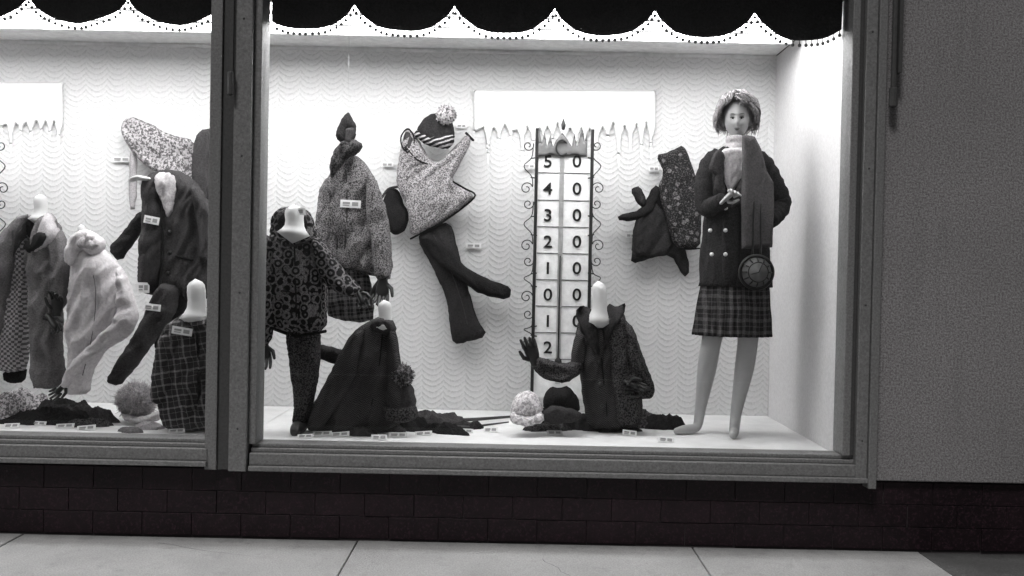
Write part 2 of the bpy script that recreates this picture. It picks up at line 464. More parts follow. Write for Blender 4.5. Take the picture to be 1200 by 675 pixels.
p=M(272,60,-.1); mb.box(p.x-.008,p.x+.008,-.095,-.0745,p.z-.19,p.z+.35); mb.tube([(p.x,-.1,p.z-.2),(p.x,-.1,p.z-.1)],.014,10)
mb.obj('awning_latch',FRD,fr,False,.002)
mb=MB()
for z in [ZB+.2+.63*i for i in range(4)]:
    for x in (-1.256,1.636): mb.ball((x,-.0755 if x<0 else -.0655,z),.005,.003,.005,8,6)
mb.obj('screws',FRD,fr)
gl,nt,b=newmat('window_glass'); nt.nodes.remove(b)
out=[n for n in nt.nodes if n.type=='OUTPUT_MATERIAL'][0]
tr=N(nt,'ShaderNodeBsdfTransparent'); gs=N(nt,'ShaderNodeBsdfGlossy'); gs.inputs['Roughness'].default_value=.01
fz=N(nt,'ShaderNodeFresnel'); fz.inputs[0].default_value=1.45; mx=N(nt,'ShaderNodeMixShader')
tr.inputs[0].default_value=(.97,.97,.97,1)
nt.links.new(fz.outputs[0],mx.inputs[0]); nt.links.new(tr.outputs[0],mx.inputs[1]); nt.links.new(gs.outputs[0],mx.inputs[2]); nt.links.new(mx.outputs[0],out.inputs[0])
mb=MB()
for x0,x1 in ((-3.7,-1.415),(-1.178,1.555)):
    mb.add([(x0,.03,.44),(x1,.03,.44),(x1,.03,2.75),(x0,.03,2.75)],[(0,1,2,3)])
mb.obj('glass_panes',gl,fr,False)
rd=grp('awning_rod')
mb=MB(); a=M(1046,112,-.09); mb.tube([(a.x,-.085,a.z),(a.x,-.085,a.z+.8)],.013,10); mb.tube([(a.x,-.085,a.z-.05),(a.x,-.085,a.z+.03)],.02,10)
mb.box(a.x+.012,a.x+.028,-.11,-.036,a.z+.1,a.z+1.0)
mb.obj('rod',FRD,rd,False)

# --- display interior
def swag(name):
    m,nt,b=newmat(name,.9,.15)
    co=N(nt,'ShaderNodeTexCoord').outputs['Object']
    s=N(nt,'ShaderNodeSeparateXYZ'); nt.links.new(co,s.inputs[0])
    big=noi(nt,co,5,3); fine=noi(nt,co,80,3,.75); big2=noi(nt,co,1.7,3)
    x=mth(nt,'ADD',s.outputs[0],mth(nt,'MULTIPLY',big,.035))
    arc=mth(nt,'ABSOLUTE',mth(nt,'SINE',mth(nt,'MULTIPLY',x,math.pi/.128)))
    arc=mth(nt,'POWER',arc,.8)
    ph=mth(nt,'ADD',mth(nt,'DIVIDE',s.outputs[2],.034),mth(nt,'ADD',mth(nt,'MULTIPLY',arc,1.25),mth(nt,'MULTIPLY',big,1.3)))
    w=mth(nt,'POWER',mth(nt,'FRACT',ph),3.0)
    st=mth(nt,'MULTIPLY',mth(nt,'MULTIPLY',w,ramp(nt,fine,.3,.65)),ramp(nt,big2,.1,.6))
    col=mixc(nt,st,mixc(nt,ramp(nt,fine,.35,.65),g(.74),g(.67)),g(.40))
    nt.links.new(col,b.inputs['Base Color'])
    bump(nt,b,mth(nt,'ADD',w,mth(nt,'MULTIPLY',fine,.3)),.4,.008); return m
SWAG=swag('festoon_wallcovering')
BY=1.3
ds=grp('display_backdrop')
mb=MB(); mb.box(-3.75,1.555,BY,BY+.04,FLOOR-.05,2.60); mb.obj('back_panel',SWAG,ds,False)
mb=MB(); mb.box(1.556,1.60,.101,BY+.04,FLOOR-.05,2.60); mb.box(-3.8,-3.76,.101,BY+.04,FLOOR-.05,2.60); mb.obj('side_panels',stucco('side_white',.62,60,.15),ds,False)
mb=MB(); mb.box(-3.75,1.55,.13,BY-.002,2.602,2.64); mb.obj('ceiling_panel',plain('ceiling_white',.75,.8),ds,False)
mb=MB(); mb.box(-3.75,1.5545,BY-.02,BY-.0015,2.58,2.6005); mb.obj('crown_strip',plain('crown_paint',.65,.7),ds,False,.003)
fm=plain('display_floor_white',.72,.55,.3,.12,5,.1)
df=grp('display_floor')
mb=MB(); mb.box(-3.75,-1.3015,.101,BY-.001,FLOOR-.04,FLOOR); mb.box(-1.299,1.555,.101,BY-.001,FLOOR-.04,FLOOR); mb.obj('floor_boards',fm,df,False,.003)
em,nt,b=newmat('fluorescent_tube'); b.inputs['Emission Color'].default_value=(1,1,1,1); b.inputs['Emission Strength'].default_value=19.0
tray=plain('fixture_enamel',.75,.4); fin=plain('louver_grey',.4,.6)
for i,y in enumerate((.24,.46,.68)):
    L=grp('fluorescent_lamp')
    mb=MB(); mb.box(-3.7,1.5,y-.075,y+.075,2.585,2.60); mb.obj('tray',tray,L,False)
    mb=MB()
    for dy in (-.035,.035): mb.tube([(-3.66,y+dy,2.562),(1.46,y+dy,2.562)],.015,6)
    mb.obj('tubes',em,L)
    mb=MB()
    mb.box(-3.7,1.5,y-.080,y-.0755,2.555,2.60); mb.box(-3.7,1.5,y+.0755,y+.080,2.545,2.60)
    mb.obj('louvers',fin,L,False)

VAL=cloth('valance_velvet',.010,.022,scale=90)
BEAD=plain('fringe_bead',.07,.7)
def valance(x0,x1,xc,zl,name='scalloped_valance'):
    G=grp(name); p=.478; A=.125; yv=.115
    def zf(x):
        s=((x-xc)/p+.5)%1*2-1
        return zl+A*(.75*(1-math.sqrt(max(0,1-s*s*.96)))/.8+.25*s*s)+.006*noise.noise(Vector((x*3,0,zl)))
    n=int((x1-x0)/.006); vs=[];fs=[]; rows=14
    for i in range(n+1):
        x=x0+(x1-x0)*i/n; zb=zf(x)
        for j in range(rows+1):
            z=zb+(2.70-zb)*j/rows
            yy=yv+.012*math.sin(x*26+.6*math.sin(x*9))*(.4+.6*(1-j/rows))+.006*noise.noise(Vector((x*9,z*6,1)))
            vs.append((x,yy,z))
    for i in range(n):
        for j in range(rows):
            a=i*(rows+1)+j; fs.append((a,a+rows+1,a+rows+2,a+1))
    mb=MB(); mb.add(vs,fs); o=mb.obj('velvet',VAL,G); s=o.modifiers.new('s','SOLIDIFY'); s.thickness=.004
    mb=MB(); s=0; x=x0; lx,lz=x0,zf(x0)
    while x<x1:
        x+=.001; z=zf(x); s+=math.hypot(x-lx,z-lz); lx,lz=x,z
        if s>.029:
            s=0; yy=yv+.012*math.sin(x*26+.6*math.sin(x*9)); jx=random.uniform(-.002,.002)
            mb.ball((x+jx,yy,z-.023),.0088,.0088,.0088,8,6); mb.tube([(x+jx,yy,z-.016),(x,yy,z+.004)],.0022,5)
    mb.obj('ball_fringe',BEAD,G)
valance(-1.178,1.552,-.062,2.412)
valance(-3.7,-1.415,-1.63,2.425)

# ================================================================= ICICLE BOARDS
def icicles(name,u0,u1,v0,vb,y,seed):
    G=grp(name); rnd=random.Random(seed); pts=[(u0,v0),(u1,v0)]
    u=u1
    while u>u0+12:
        w=rnd.uniform(9,15); d=rnd.choice((12,18,28,36,44))*rnd.uniform(.8,1.1)
        pts+= [(u,vb+rnd.uniform(-6,3)),(u-w*.3,vb+d*.3),(u-w*.46,vb+d),(u-w*.56,vb+d),(u-w*.74,vb+d*.28)]; u-=w
    pts+=[(u,vb),(u0,vb+6)]
    part('board',pts,y,.006,ICE,G,k=2,sp=2.4,ch=0,amp=0,jit=0,back=1,raw=True)
    return G
icicles('icicle_board',555,768,106,150,1.285,3)
icicles('icicle_board',-40,75,97,145,1.285,8)

# ================================================================= THERMOMETER
def thermometer(uc):
    y=1.02; G=grp('thermometer_display')
    a=M(uc-28,160,y); b=M(uc+28,440,y)
    mb=MB(); mb.box(a.x,b.x,y,y+.015,FLOOR+.12,a.z-.06); mb.obj('panel',THERM,G,False,.002)
    mb=MB()
    for x in (a.x-.008,b.x+.008):
        mb.box(x-.009,x+.009,y-.012,y+.02,FLOOR,a.z+.045)
    rows=[190,222,253,284,315,346,377,408]
    for r_ in rows:
        z=M(uc,r_+13,y).z
        mb.box(a.x+.003,b.x-.003,y-.004,y-.001,z-.002,z+.002)
    mb.box(a.x-.06,b.x+.06,y-.02,y+.025,FLOOR+.001,FLOOR+.03)
    mb.obj('iron_frame',IRON,G,False,.002)
    c=M(uc,170,y).x; mb=MB()
    mb.box(c-.013,c+.013,y-.006,y-.0005,FLOOR+.2,M(uc,170,y).z); mb.obj('scale_strip',SILVER,G,False)
    mb=MB(); mb.tube([(c,y-.014,FLOOR+.25),(c,y-.014,M(uc,300,y).z)],.004,8); mb.ball((c,y-.014,M(uc,425,y).z),.022,.014,.03); mb.obj('mercury',INK,G)
    cr=[(uc-29,184),(uc-27,150),(uc-24,168),(uc-21,154),(uc-18,172),(uc-14,158),(uc-11,172),(uc-7,164),(uc,156),(uc+6,164),(uc+11,172),(uc+14,156),(uc+17,172),(uc+20,162),(uc+23,150),(uc+26,166),(uc+29,152),(uc+29,184),(uc+14,182),(uc,184),(uc-14,182)]
    part('crest',cr,y-.012,.006,plain('crest_grey',.16,.6),G,k=3,ch=0,amp=0,jit=0,raw=True)
    uv_tube('crest_ring',[(uc+5,168),(uc,164),(uc-6,168),(uc-7,176),(uc-2,182),(uc+5,180)],y-.03,.006,IRON,G,on=False)
    mb=MB(); q=M(uc+1,152,y-.02); mb.tube([q,q+Vector((0,0,.025)),q+Vector((0,0,.06))],[.010,.014,.002],8)
    mb.obj('finial',IRON,G)
    for L_ in (uc-17,uc+17):
        for i,r_ in enumerate(rows):
            ch=('5','4','3','2','1','0','1','2')[i] if L_<uc else '0'
            cu=bpy.data.curves.new('numeral','FONT'); cu.body=ch; cu.size=.118; cu.align_x='CENTER'; cu.align_y='CENTER'; cu.extrude=.0015; cu.offset=.0016
            cu.materials.append(INK); o=bpy.data.objects.new('numeral_'+ch,cu); link(o,G)
            p=M(L_,r_,y-.004); o.location=p; o.rotation_euler=(math.pi/2,0,0); o.scale=(.9,.82,1)
    def spiral(cu_,cv,r0,a0,turn,n=22):
        return [(cu_+r0*(1-.8*i/n)*math.cos(a0+turn*i/n), cv+r0*(1-.8*i/n)*math.sin(a0+turn*i/n)) for i in range(n)]
    for sd in (-1,1):
        for (vt,vb) in ((165,225),(233,292),(300,352),(362,410)):
            e=uc+sd*30
            top=[(uc+sd*(36+x),v) for x,v in spiral(4,vt+6,6.5,math.pi*1.1,-math.pi*2.6)][::-1]
            mid=[(uc+sd*36,vt+20),(uc+sd*45,(vt+vb)/2),(uc+sd*36,vb-18)]
            bot=[(uc+sd*(36+x),v) for x,v in spiral(6,vb-4,7.5,-math.pi*.9,math.pi*2.6)]
            uv_tube('scroll',top+mid+bot,y-.002,.0034,IRON,G,on=False)
            uv_tube('scroll_tie',[(e,vt+20),(uc+sd*37,vt+21)],y-.002,.004,IRON,G,on=False)
            uv_tube('scroll_tie',[(e,vb-16),(uc+sd*37,vb-17)],y-.002,.004,IRON,G,on=False)
    return G
thermometer(659)
thermometer(-38)
SURF.clear()

# ================================================================= WALL-PINNED CLOTHES
G=grp('patterned_sweater')
part('body',[(145,140),(160,137),(200,158),(230,165),(232,200),(228,235),(205,212),(172,196),(152,175),(142,155)],1.22,.035,SPECK,G,fold=25,k=9)
part('sleeve',[(152,172),(162,178),(160,245),(151,246)],1.23,.02,W_LIGHT,G,k=8)
part('dark_vest',[(226,172),(234,152),(252,150),(250,240),(224,228)],1.16,.03,W_DGREY,G,k=8)

G=grp('tweed_poncho_outfit')
y=1.2
part('trouser_leg',[(500,266),(528,260),(535,285),(547,330),(558,372),(572,394),(536,404),(529,398),(524,350),(505,310),(488,280)],y+.03,.04,W_DARK,G,fold=75,amp=.014,k=10)
part('crossed_leg',[(487,279),(505,270),(530,295),(548,315),(575,328),(600,337),(597,352),(565,346),(540,330),(512,308)],y-.01,.04,W_BLACK,G,fold=30,amp=.014,k=10)
uv_tube('crease',[(508,275),(525,310),(540,350),(552,398)],y,.003,W_DGREY,G)
part('poncho',[(466,196),(470,170),(478,148),(490,162),(504,188),(515,190),(535,170),(547,157),(554,163),(540,192),(528,212),(557,228),(545,242),(515,262),(481,280),(478,245),(464,215)],y-.02,.05,T_TWEED_L,G,fold=110,amp=.016,k=12)
uv_tube('hem_trim',[(481,280),(500,270),(516,262),(543,243),(557,229),(545,221),(531,213)],y-.02,.006,W_BLACK,G)
part('neck_opening',[(475,176),(472,166),(475,156),(479,153),(483,160),(483,170),(479,177)],y-.05,.008,W_DGREY,G,on=True,k=4)
uv_tube('neck_trim',[(478,179),(472,173),(470,162),(475,153),(480,152),(485,160),(485,171),(478,179)],y-.045,.0045,W_BLACK,G)
uv_tube('front_trim',[(480,178),(490,188),(501,192)],y-.05,.004,W_BLACK,G)
uv_tube('cuff_trim',[(546,156),(555,165)],y-.02,.008,W_BLACK,G)
G=grp('dark_mitten')
part('mitten',[(448,236),(456,220),(468,222),(472,236),(480,252),(476,270),(462,277),(450,265)],1.22,.04,W_BLACK,G,ch=2,k=10)
uv_tube('cuff',[(447,233),(455,222),(466,219)],1.18,.008,W_DGREY,G)
G=grp('bobble_hat')
part('crown',[(486,158),(492,145),(503,134),(520,132),(530,142),(534,158),(528,176),(505,172)],1.18,.07,W_DARK,G,k=14,ch=2)
part('brim',[(484,158),(489,152),(508,159),(534,157),(532,169),(524,176),(500,171)],1.15,.04,RIB,G,k=8,amp=.004)
q=M(523,135,1.12); fuzz('bobble',q,.06,cloth('bobble_yarn',.12,.7,'tweed',60),G,700,.3,rad=.0022)

G=grp('printed_vest_outfit')
y=1.22
part('trousers',[(748,262),(766,224),(790,232),(802,285),(809,318),(801,325),(786,298),(765,302),(739,310),(741,288)],y,.035,W_BLACK,G,fold=100,k=9)
part('trousers_leg',[(742,262),(764,228),(785,258),(788,296),(760,302),(740,300)],y-.02,.03,W_DARK,G,fold=100,k=9)
part('vest',[(768,182),(784,178),(801,169),(810,190),(819,222),(822,262),(820,292),(790,291),(780,255),(770,222),(778,202)],y-.05,.04,FLOWER,G,fold=95,k=8)
part('sleeve',[(723,252),(752,246),(766,216),(778,222),(762,256),(727,260)],y-.03,.03,W_BLACK,G,fold=160,k=6)
part('sleeve_end',[(738,222),(750,217),(760,240),(750,244)],y-.03,.02,W_DARK,G,k=6)
uv_tube('vest_hem',[(790,290),(806,292),(820,291)],y,.005,W_BLACK,G)

# ================================================================= SUSPENDED TWEED JACKET FIGURE
G=grp('tweed_jacket_outfit'); y=.85
part('skirt',[(386,308),(432,312),(440,374),(424,378),(400,376),(380,368)],y+.03,.09,PLAID2,G,amp=.018,wl=9,k=16)
part('jacket',[(384,208),(395,190),(415,180),(430,192),(442,214),(450,240),(456,285),(455,324),(425,320),(400,314),(372,294),(371,250),(374,222)],y,.12,T_TWEED,G,k=20,amp=.02)
part('sleeve_far',[(376,218),(386,212),(390,250),(386,292),(376,304),(368,298),(369,260)],y-.06,.07,T_TWEED,G,k=10,amp=.018)
part('sleeve_near',[(430,196),(444,216),(456,256),(462,326),(439,330),(435,290),(428,245)],y-.075,.07,T_TWEED,G,k=11,amp=.018)
part('collar',[(388,212),(386,192),(392,174),(402,164),(415,162),(427,170),(420,181),(408,186),(397,200)],y-.08,.05,T_TWEED_D,G,k=9,amp=.02,wl=8)
part('hood',[(394,162),(396,148),(404,135),(410,131),(413,140),(418,146),(417,158),(411,170),(402,171)],y-.04,.09,W_DARK,G,k=10,amp=.01,wl=7)
part('face_form',[(405,151),(415,149),(418,160),(410,169),(404,165)],y-.09,.03,W_DGREY,G,k=6,on=True)
uv_tube('hem_band',[(373,296),(388,306),(402,314),(425,320),(455,324)],y-.06,.007,T_TWEED_D,G)
uv_tube('front_placket',[(406,200),(407,240),(405,280),(402,312)],y-.085,.0045,T_TWEED_D,G)
uv_tube('pocket',[(378,270),(394,276),(395,292)],y,.0035,T_TWEED_D,G)
buttons([(411,215),(411,262),(409,290)],y-.1,.009,LEATHER,G)
hand('glove',M(449,329,y-.09),(-.05,0,-1),(0,-1,0),.17,LEATHER,G,.22)
hand('glove',M(446,331,y-.04),(-.4,.1,-1),(0,-1,0),.15,LEATHER,G,.3)
mb=MB(); mb.tube([M(408,136,y-.02),Vector((M(408,136,y).x,y,2.60))],.0008,4); mb.obj('suspension_wire',SILVER,G)

# ================================================================= MEDALLION JACKET FORM
G=grp('printed_hooded_jacket_outfit'); y=.36
part('trousers',[(333,380),(376,384),(375,430),(366,478),(358,508),(341,509),(344,470),(338,425)],y+.03,.08,T_TWEED_D,G,k=14,amp=.016)
part('trousers_inner',[(372,402),(395,408),(422,416),(420,430),(396,428),(370,420)],y+.12,.06,W_DARK,G,k=9)
part('jacket',[(316,275),(328,264),(345,268),(362,262),(376,272),(383,300),(384,350),(382,388),(348,393),(312,382),(310,320)],y,.17,DOTS,G,k=26,amp=.02)
part('sleeve_near',[(308,272),(320,280),(324,330),(321,392),(309,412),(296,402),(292,300)],y-.07,.09,DOTS,G,k=13,amp=.016)
part('sleeve_raised',[(366,272),(380,284),(401,314),(425,338),(417,350),(396,344),(376,328),(364,305)],y-.07,.09,DOTS,G,k=13,fold=50,amp=.016)
part('hood_back',[(316,276),(317,256),(326,244),(345,240),(362,246),(370,262),(366,280),(342,286)],y-.05,.08,DOTS,G,k=8,amp=.014,wl=8)
part('hood_lining',[(324,270),(326,256),(335,248),(352,248),(361,256),(360,270),(343,277)],y-.075,.01,W_BLACK,G,k=8,on=True)
neck('neck_form',344,242,274,25,y-.13,G)
uv_tube('placket',[(345,282),(346,320),(347,360),(347,392)],y-.118,.004,W_BLACK,G)
uv_tube('hood_edge',[(317,276),(328,284),(343,288),(358,284),(367,278)],y,.006,W_DGREY,G)
uv_tube('hem_band',[(312,382),(330,389),(348,394),(366,391),(382,388)],y-.05,.008,W_BLACK,G)
uv_tube('pocket',[(356,340),(372,342)],y,.004,W_BLACK,G); uv_tube('pocket',[(326,340),(340,342)],y,.004,W_BLACK,G)
hand('glove',M(419,342,y-.08),(.5,0,-.9),(0,-1,0),.13,LEATHER,G,.4)
hand('glove',M(309,404,y-.08),(.1,0,-1),(0,-1,0),.15,LEATHER,G,.3)
mb=MB(); q=floor_pt(349,508); mb.tube([q+Vector((0,.08,.05)),q+Vector((0,.03,.035)),q+Vector((0,-.04,.026)),q+Vector((0,-.09,.02))],[.038,.038,.034,.022],12); mb.obj('boot',LEATHER,G)

# ================================================================= DARK SWEATER FORM
G=grp('dark_sweater_form'); y=.44
part('sweater',[(426,380),(440,372),(454,374),(463,384),(466,405),(467,440),(471,475),(467,500),(440,508),(395,509),(357,504),(364,478),(386,440),(404,402),(414,388)],y,.2,HERR,G,k=34,amp=.028,wl=17,fold=105)
part('sleeve',[(414,388),(428,386),(420,436),(398,478),(375,504),(358,502),(374,460),(396,418)],y-.12,.09,HERR,G,k=13,fold=118,amp=.022)
part('sleeve',[(454,382),(465,388),(470,430),(474,480),(468,500),(456,496),(452,440)],y-.1,.07,HERR,G,k=10,amp=.018)
part('collar',[(430,384),(438,373),(448,370),(460,374),(466,388),(450,394)],y-.1,.05,W_DGREY,G,k=7,amp=.014,wl=7)
neck('neck_form',450,353,384,18,y-.09,G)
uv_tube('seam',[(448,392),(444,430),(436,470),(430,506)],y,.0035,W_BLACK,G)

G=grp('pompom_hat'); y=.36
part('crown',[(450,462),(456,448),(468,444),(482,448),(488,468),(486,490),(470,495),(452,490)],y,.1,W_DGREY,G,k=14,ch=2,wl=6,amp=.008)
part('cuff',[(448,474),(468,478),(488,473),(490,491),(470,497),(450,493)],y-.05,.06,T_TWEED_D,G,k=7,amp=.006,wl=5)
fuzz('pompom',M(471,440,y-.04),.062,cloth('pompom_yarn',.04,.26,'tweed',60),G,700,.3,rad=.0022)
G=grp('folded_scarf')
for a in ((440,506,.14,.07,.05,W_DARK,10),(470,503,.16,.08,.06,W_BLACK,-12),(505,500,.19,.06,.07,W_DGREY,8),(520,508,.13,.04,.04,W_BLACK,-25),(545,503,.11,.035,.03,W_DARK,12),(418,510,.1,.05,.04,W_DARK,0)): floor_cloth(a[0],a[1],a[2],a[3],a[4]*1.3,a[5],G,a[6])
G=grp('walking_stick'); mb=MB()
a=floor_pt(515,497); b=floor_pt(602,491); mb.tube([(a.x,a.y,FLOOR+.015),((a.x+b.x)/2,a.y+.06,FLOOR+.02),(b.x,b.y,FLOOR+.013)],[.011,.01,.007],8)
a=floor_pt(500,503); b=floor_pt(596,497); mb.tube([(a.x,a.y,FLOOR+.015),((a.x+b.x)/2,a.y-.01,FLOOR+.014),(b.x,b.y,FLOOR+.01)],[.01,.008,.004],8); mb.obj('sticks',IRON,G)

# ================================================================= CENTRE COAT FORM
G=grp('buttoned_coat_form'); y=.62
part('coat',[(678,374),(690,362),(704,374),(718,360),(732,366),(740,395),(748,430),(755,478),(751,500),(720,505),(690,502),(683,470),(679,430),(674,395)],y,.18,HERR,G,k=26,amp=.022)
part('coat_panel',[(708,380),(722,366),(733,372),(743,410),(751,460),(751,498),(722,502),(716,450),(712,410)],y-.09,.07,T_TWEED_D,G,k=12,amp=.018)
part('lapel',[(673,366),(682,357),(694,362),(700,380),(704,420),(694,410),(682,388)],y-.1,.025,W_DARK,G,k=4,on=True)
part('lapel',[(706,376),(713,354),(722,360),(735,354),(729,374),(716,392),(708,420)],y-.12,.025,W_DARK,G,k=4,on=True)
part('sleeve_near',[(730,372),(743,384),(754,418),(769,455),(765,468),(748,468),(739,440),(729,405)],y-.09,.085,T_TWEED_D,G,k=12,fold=70,amp=.018)
part('sleeve_far',[(628,418),(640,420),(658,427),(682,420),(684,436),(664,450),(640,446),(624,434)],y-.08,.07,T_TWEED_D,G,k=10,fold=10,amp=.02)
part('sleeve_upper',[(676,384),(688,393),(690,420),(678,436),(668,430),(671,406)],y-.06,.07,HERR,G,k=10,amp=.016)
neck('neck_form',701,331,378,20,y-.1,G)
hand('glove',M(627,424,y-.09),(-.35,-.1,1),(0,-1,0),.17,LEATHER,G,.2)
hand('glove',M(757,455,y-.14),(-.9,0,.1),(0,-1,0),.15,LEATHER,G,.35)
hand('glove',M(735,448,y-.16),(.9,0,-.35),(0,-1,0),.12,LEATHER,G,.3)
uv_tube('front_edge',[(705,420),(708,450),(711,480),(712,504)],y,.004,W_BLACK,G)
buttons([(702,425),(704,450),(706,476)],y-.14,.010,LEATHER,G)
G=grp('folded_trousers')
for a in ((650,499,.14,.09,.08,W_BLACK,5),(680,503,.17,.07,.06,W_DARK,-8),(745,500,.16,.08,.07,T_TWEED_D,10),(775,502,.14,.06,.06,W_BLACK,-10),(640,505,.12,.04,.03,T_TWEED_D,12),(720,506,.14,.05,.04,W_DARK,4)): floor_cloth(a[0],a[1],a[2],a[3],a[4]*1.3,a[5],G,a[6])
G=grp('white_knit_hat'); y=.45
part('crown',[(598,490),(599,474),(606,462),(618,457),(630,462),(636,476),(637,490),(618,495)],y,.13,T_HAT,G,k=18,amp=.008,wl=5,ch=2)
part('cuff',[(598,483),(618,488),(637,483),(638,495),(618,501),(598,496)],y-.07,.06,T_HAT,G,k=7,amp=.008,wl=5)
G=grp('dark_felt_hat'); y=.5
part('crown',[(636,480),(637,462),(646,453),(656,455),(666,452),(678,466),(680,484),(658,490)],y,.12,W_BLACK,G,k=14)
part('brim',[(632,484),(648,474),(670,478),(684,486),(676,495),(650,497),(634,493)],y-.08,.05,W_DGREY,G,k=6)

# ================================================================= LEFT PANE
G=grp('open_coat_form'); y=.6
part('dress',[(4,300),(22,268),(44,268),(40,320),(36,380),(32,432),(14,438),(-4,434),(0,360)],y,.12,CHECK,G,k=18,amp=.018)
part('underskirt',[(2,434),(32,430),(28,448),(6,450)],y+.02,.05,W_BLACK,G,k=10)
part('blouse',[(31,256),(44,248),(57,256),(50,280),(32,280)],y-.06,.04,W_BLACK,G,k=6)
part('coat_far',[(8,268),(22,254),(34,250),(28,280),(14,330),(4,395),(-12,430),(-22,425),(-18,320),(-8,285)],y-.07,.1,W_MID,G,k=14,amp=.022)
part('coat_near',[(52,250),(64,254),(74,270),(78,310),(73,360),(72,410),(78,446),(60,457),(38,455),(36,400),(37,340),(30,300),(40,272)],y-.08,.12,W_MID,G,k=18,amp=.026)
part('lapel',[(30,258),(40,250),(34,272),(20,292),(14,304),(18,275)],y-.12,.02,W_DGREY,G,k=4,on=True)
part('lapel',[(50,248),(64,250),(72,274),(56,288),(36,302),(42,275)],y-.14,.025,W_LIGHT,G,k=4,on=True)
part('scarf',[(26,288),(44,270),(56,274),(50,288),(34,300)],y-.15,.03,W_BLACK,G,k=5,on=True)
neck('neck_form',47,229,258,17,y-.08,G)
part('sleeve',[(60,262),(76,272),(84,310),(80,350),(68,372),(58,368),(60,330)],y-.12,.09,W_MID,G,k=12,amp=.022)
uv_tube('pocket_flap',[(44,372),(60,376)],y,.005,W_DGREY,G); uv_tube('front_edge',[(36,302),(37,350),(37,400),(39,455)],y,.004,W_DGREY,G)
hand('glove',M(66,366,y-.2),(.1,-.1,1),(0,-1,0),.15,LEATHER,G,.35)
hand('glove',M(58,372,y-.2),(.6,-.1,-.8),(0,-1,0),.14,LEATHER,G,.35)

G=grp('white_hooded_jacket_outfit'); y=.46
part('jacket',[(88,290),(100,284),(120,290),(140,308),(150,335),(152,372),(140,395),(122,410),(108,436),(104,462),(76,464),(82,425),(80,385),(84,330)],y,.17,W_WHITE,G,k=26,amp=.026,wl=12)
part('hood',[(74,304),(79,288),(88,272),(98,268),(110,272),(122,280),(124,290),(110,302),(98,292),(86,316)],y-.08,.06,W_WHITE,G,k=8,amp=.022,wl=7)
part('hood_fold',[(88,288),(96,276),(104,280),(118,286),(106,294),(94,292)],y-.12,.008,W_LIGHT,G,k=4,on=True)
part('sleeve',[(138,308),(152,330),(164,368),(156,392),(120,412),(92,440),(76,458),(70,448),(84,424),(112,396),(138,372),(136,340)],y-.1,.08,W_WHITE,G,k=11,fold=130,amp=.022,wl=10)
neck('neck_form',95,264,284,10,y-.06,G)
uv_tube('zip',[(104,302),(112,340),(108,390),(96,440)],y-.125,.0022,W_MID,G)
uv_tube('pocket',[(88,350),(100,358)],y,.004,W_LIGHT,G)
hand('glove',M(76,450,y-.1),(-.5,0,-.5),(0,-1,0),.12,LEATHER,G,.35)

G=grp('fur_collar_coat_outfit'); y=.75
part('trouser_leg',[(186,330),(212,334),(206,368),(180,402),(158,432),(138,454),(122,448),(140,418),(164,380)],y-.1,.08,W_DGREY,G,k=12,fold=120,amp=.02)
part('trouser_leg',[(205,334),(228,334),(222,372),(205,400),(182,412),(180,395),(196,370)],y-.02,.07,W_DARK,G,k=12,amp=.016)
part('sleeve_back',[(166,244),(176,256),(160,282),(140,308),(126,292),(146,270)],y+.02,.07,W_DARK,G,k=11,fold=140)
part('coat',[(166,214),(182,200),(204,198),(226,208),(240,228),(258,260),(256,345),(226,356),(196,350),(163,342),(162,305),(170,262)],y,.15,W_DGREY,G,k=22,amp=.026)
part('coat_front',[(168,222),(182,212),(190,250),(190,300),(184,345),(163,342),(164,300)],y-.09,.025,W_DARK,G,k=5,on=True)
part('sleeve_front',[(222,212),(238,224),(260,262),(252,312),(236,306),(232,262)],y-.1,.085,W_DGREY,G,k=12,amp=.018)
part('fur_collar',[(180,210),(188,199),(204,202),(208,216),(204,244),(197,258),(191,240),(184,224)],y-.12,.035,FURL,G,k=6,amp=.012,wl=5,on=True)
hand('mannequin_hand',M(176,210,y-.1),(-1,-.1,.1),(0,-.3,-1),.12,SKIN2,G,.12)
uv_tube('pocket_flap',[(206,300),(226,305)],y-.11,.007,W_BLACK,G)
uv_tube('front_edge',[(191,262),(191,300),(186,346)],y-.11,.005,W_BLACK,G)
buttons([(199,272),(199,296),(197,320)],y-.125,.012,LEATHER,G)

G=grp('plaid_coat_form'); y=.38
part('coat',[(186,398),(198,378),(216,366),(240,364),(264,378),(270,480),(258,502),(225,506),(196,504),(188,480),(184,440)],y,.18,PLAIDW,G,k=26,amp=.024)
part('sleeve',[(186,396),(198,386),(208,410),(204,448),(190,478),(176,470),(178,432)],y-.09,.085,PLAIDW,G,k=12,amp=.018)
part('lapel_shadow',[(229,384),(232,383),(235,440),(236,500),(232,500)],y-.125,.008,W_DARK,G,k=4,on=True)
part('collar',[(210,374),(224,360),(246,360),(254,374),(232,388)],y-.1,.04,PLAIDW,G,k=6,on=True)
neck('neck_form',229,329,374,24,y-.09,G)

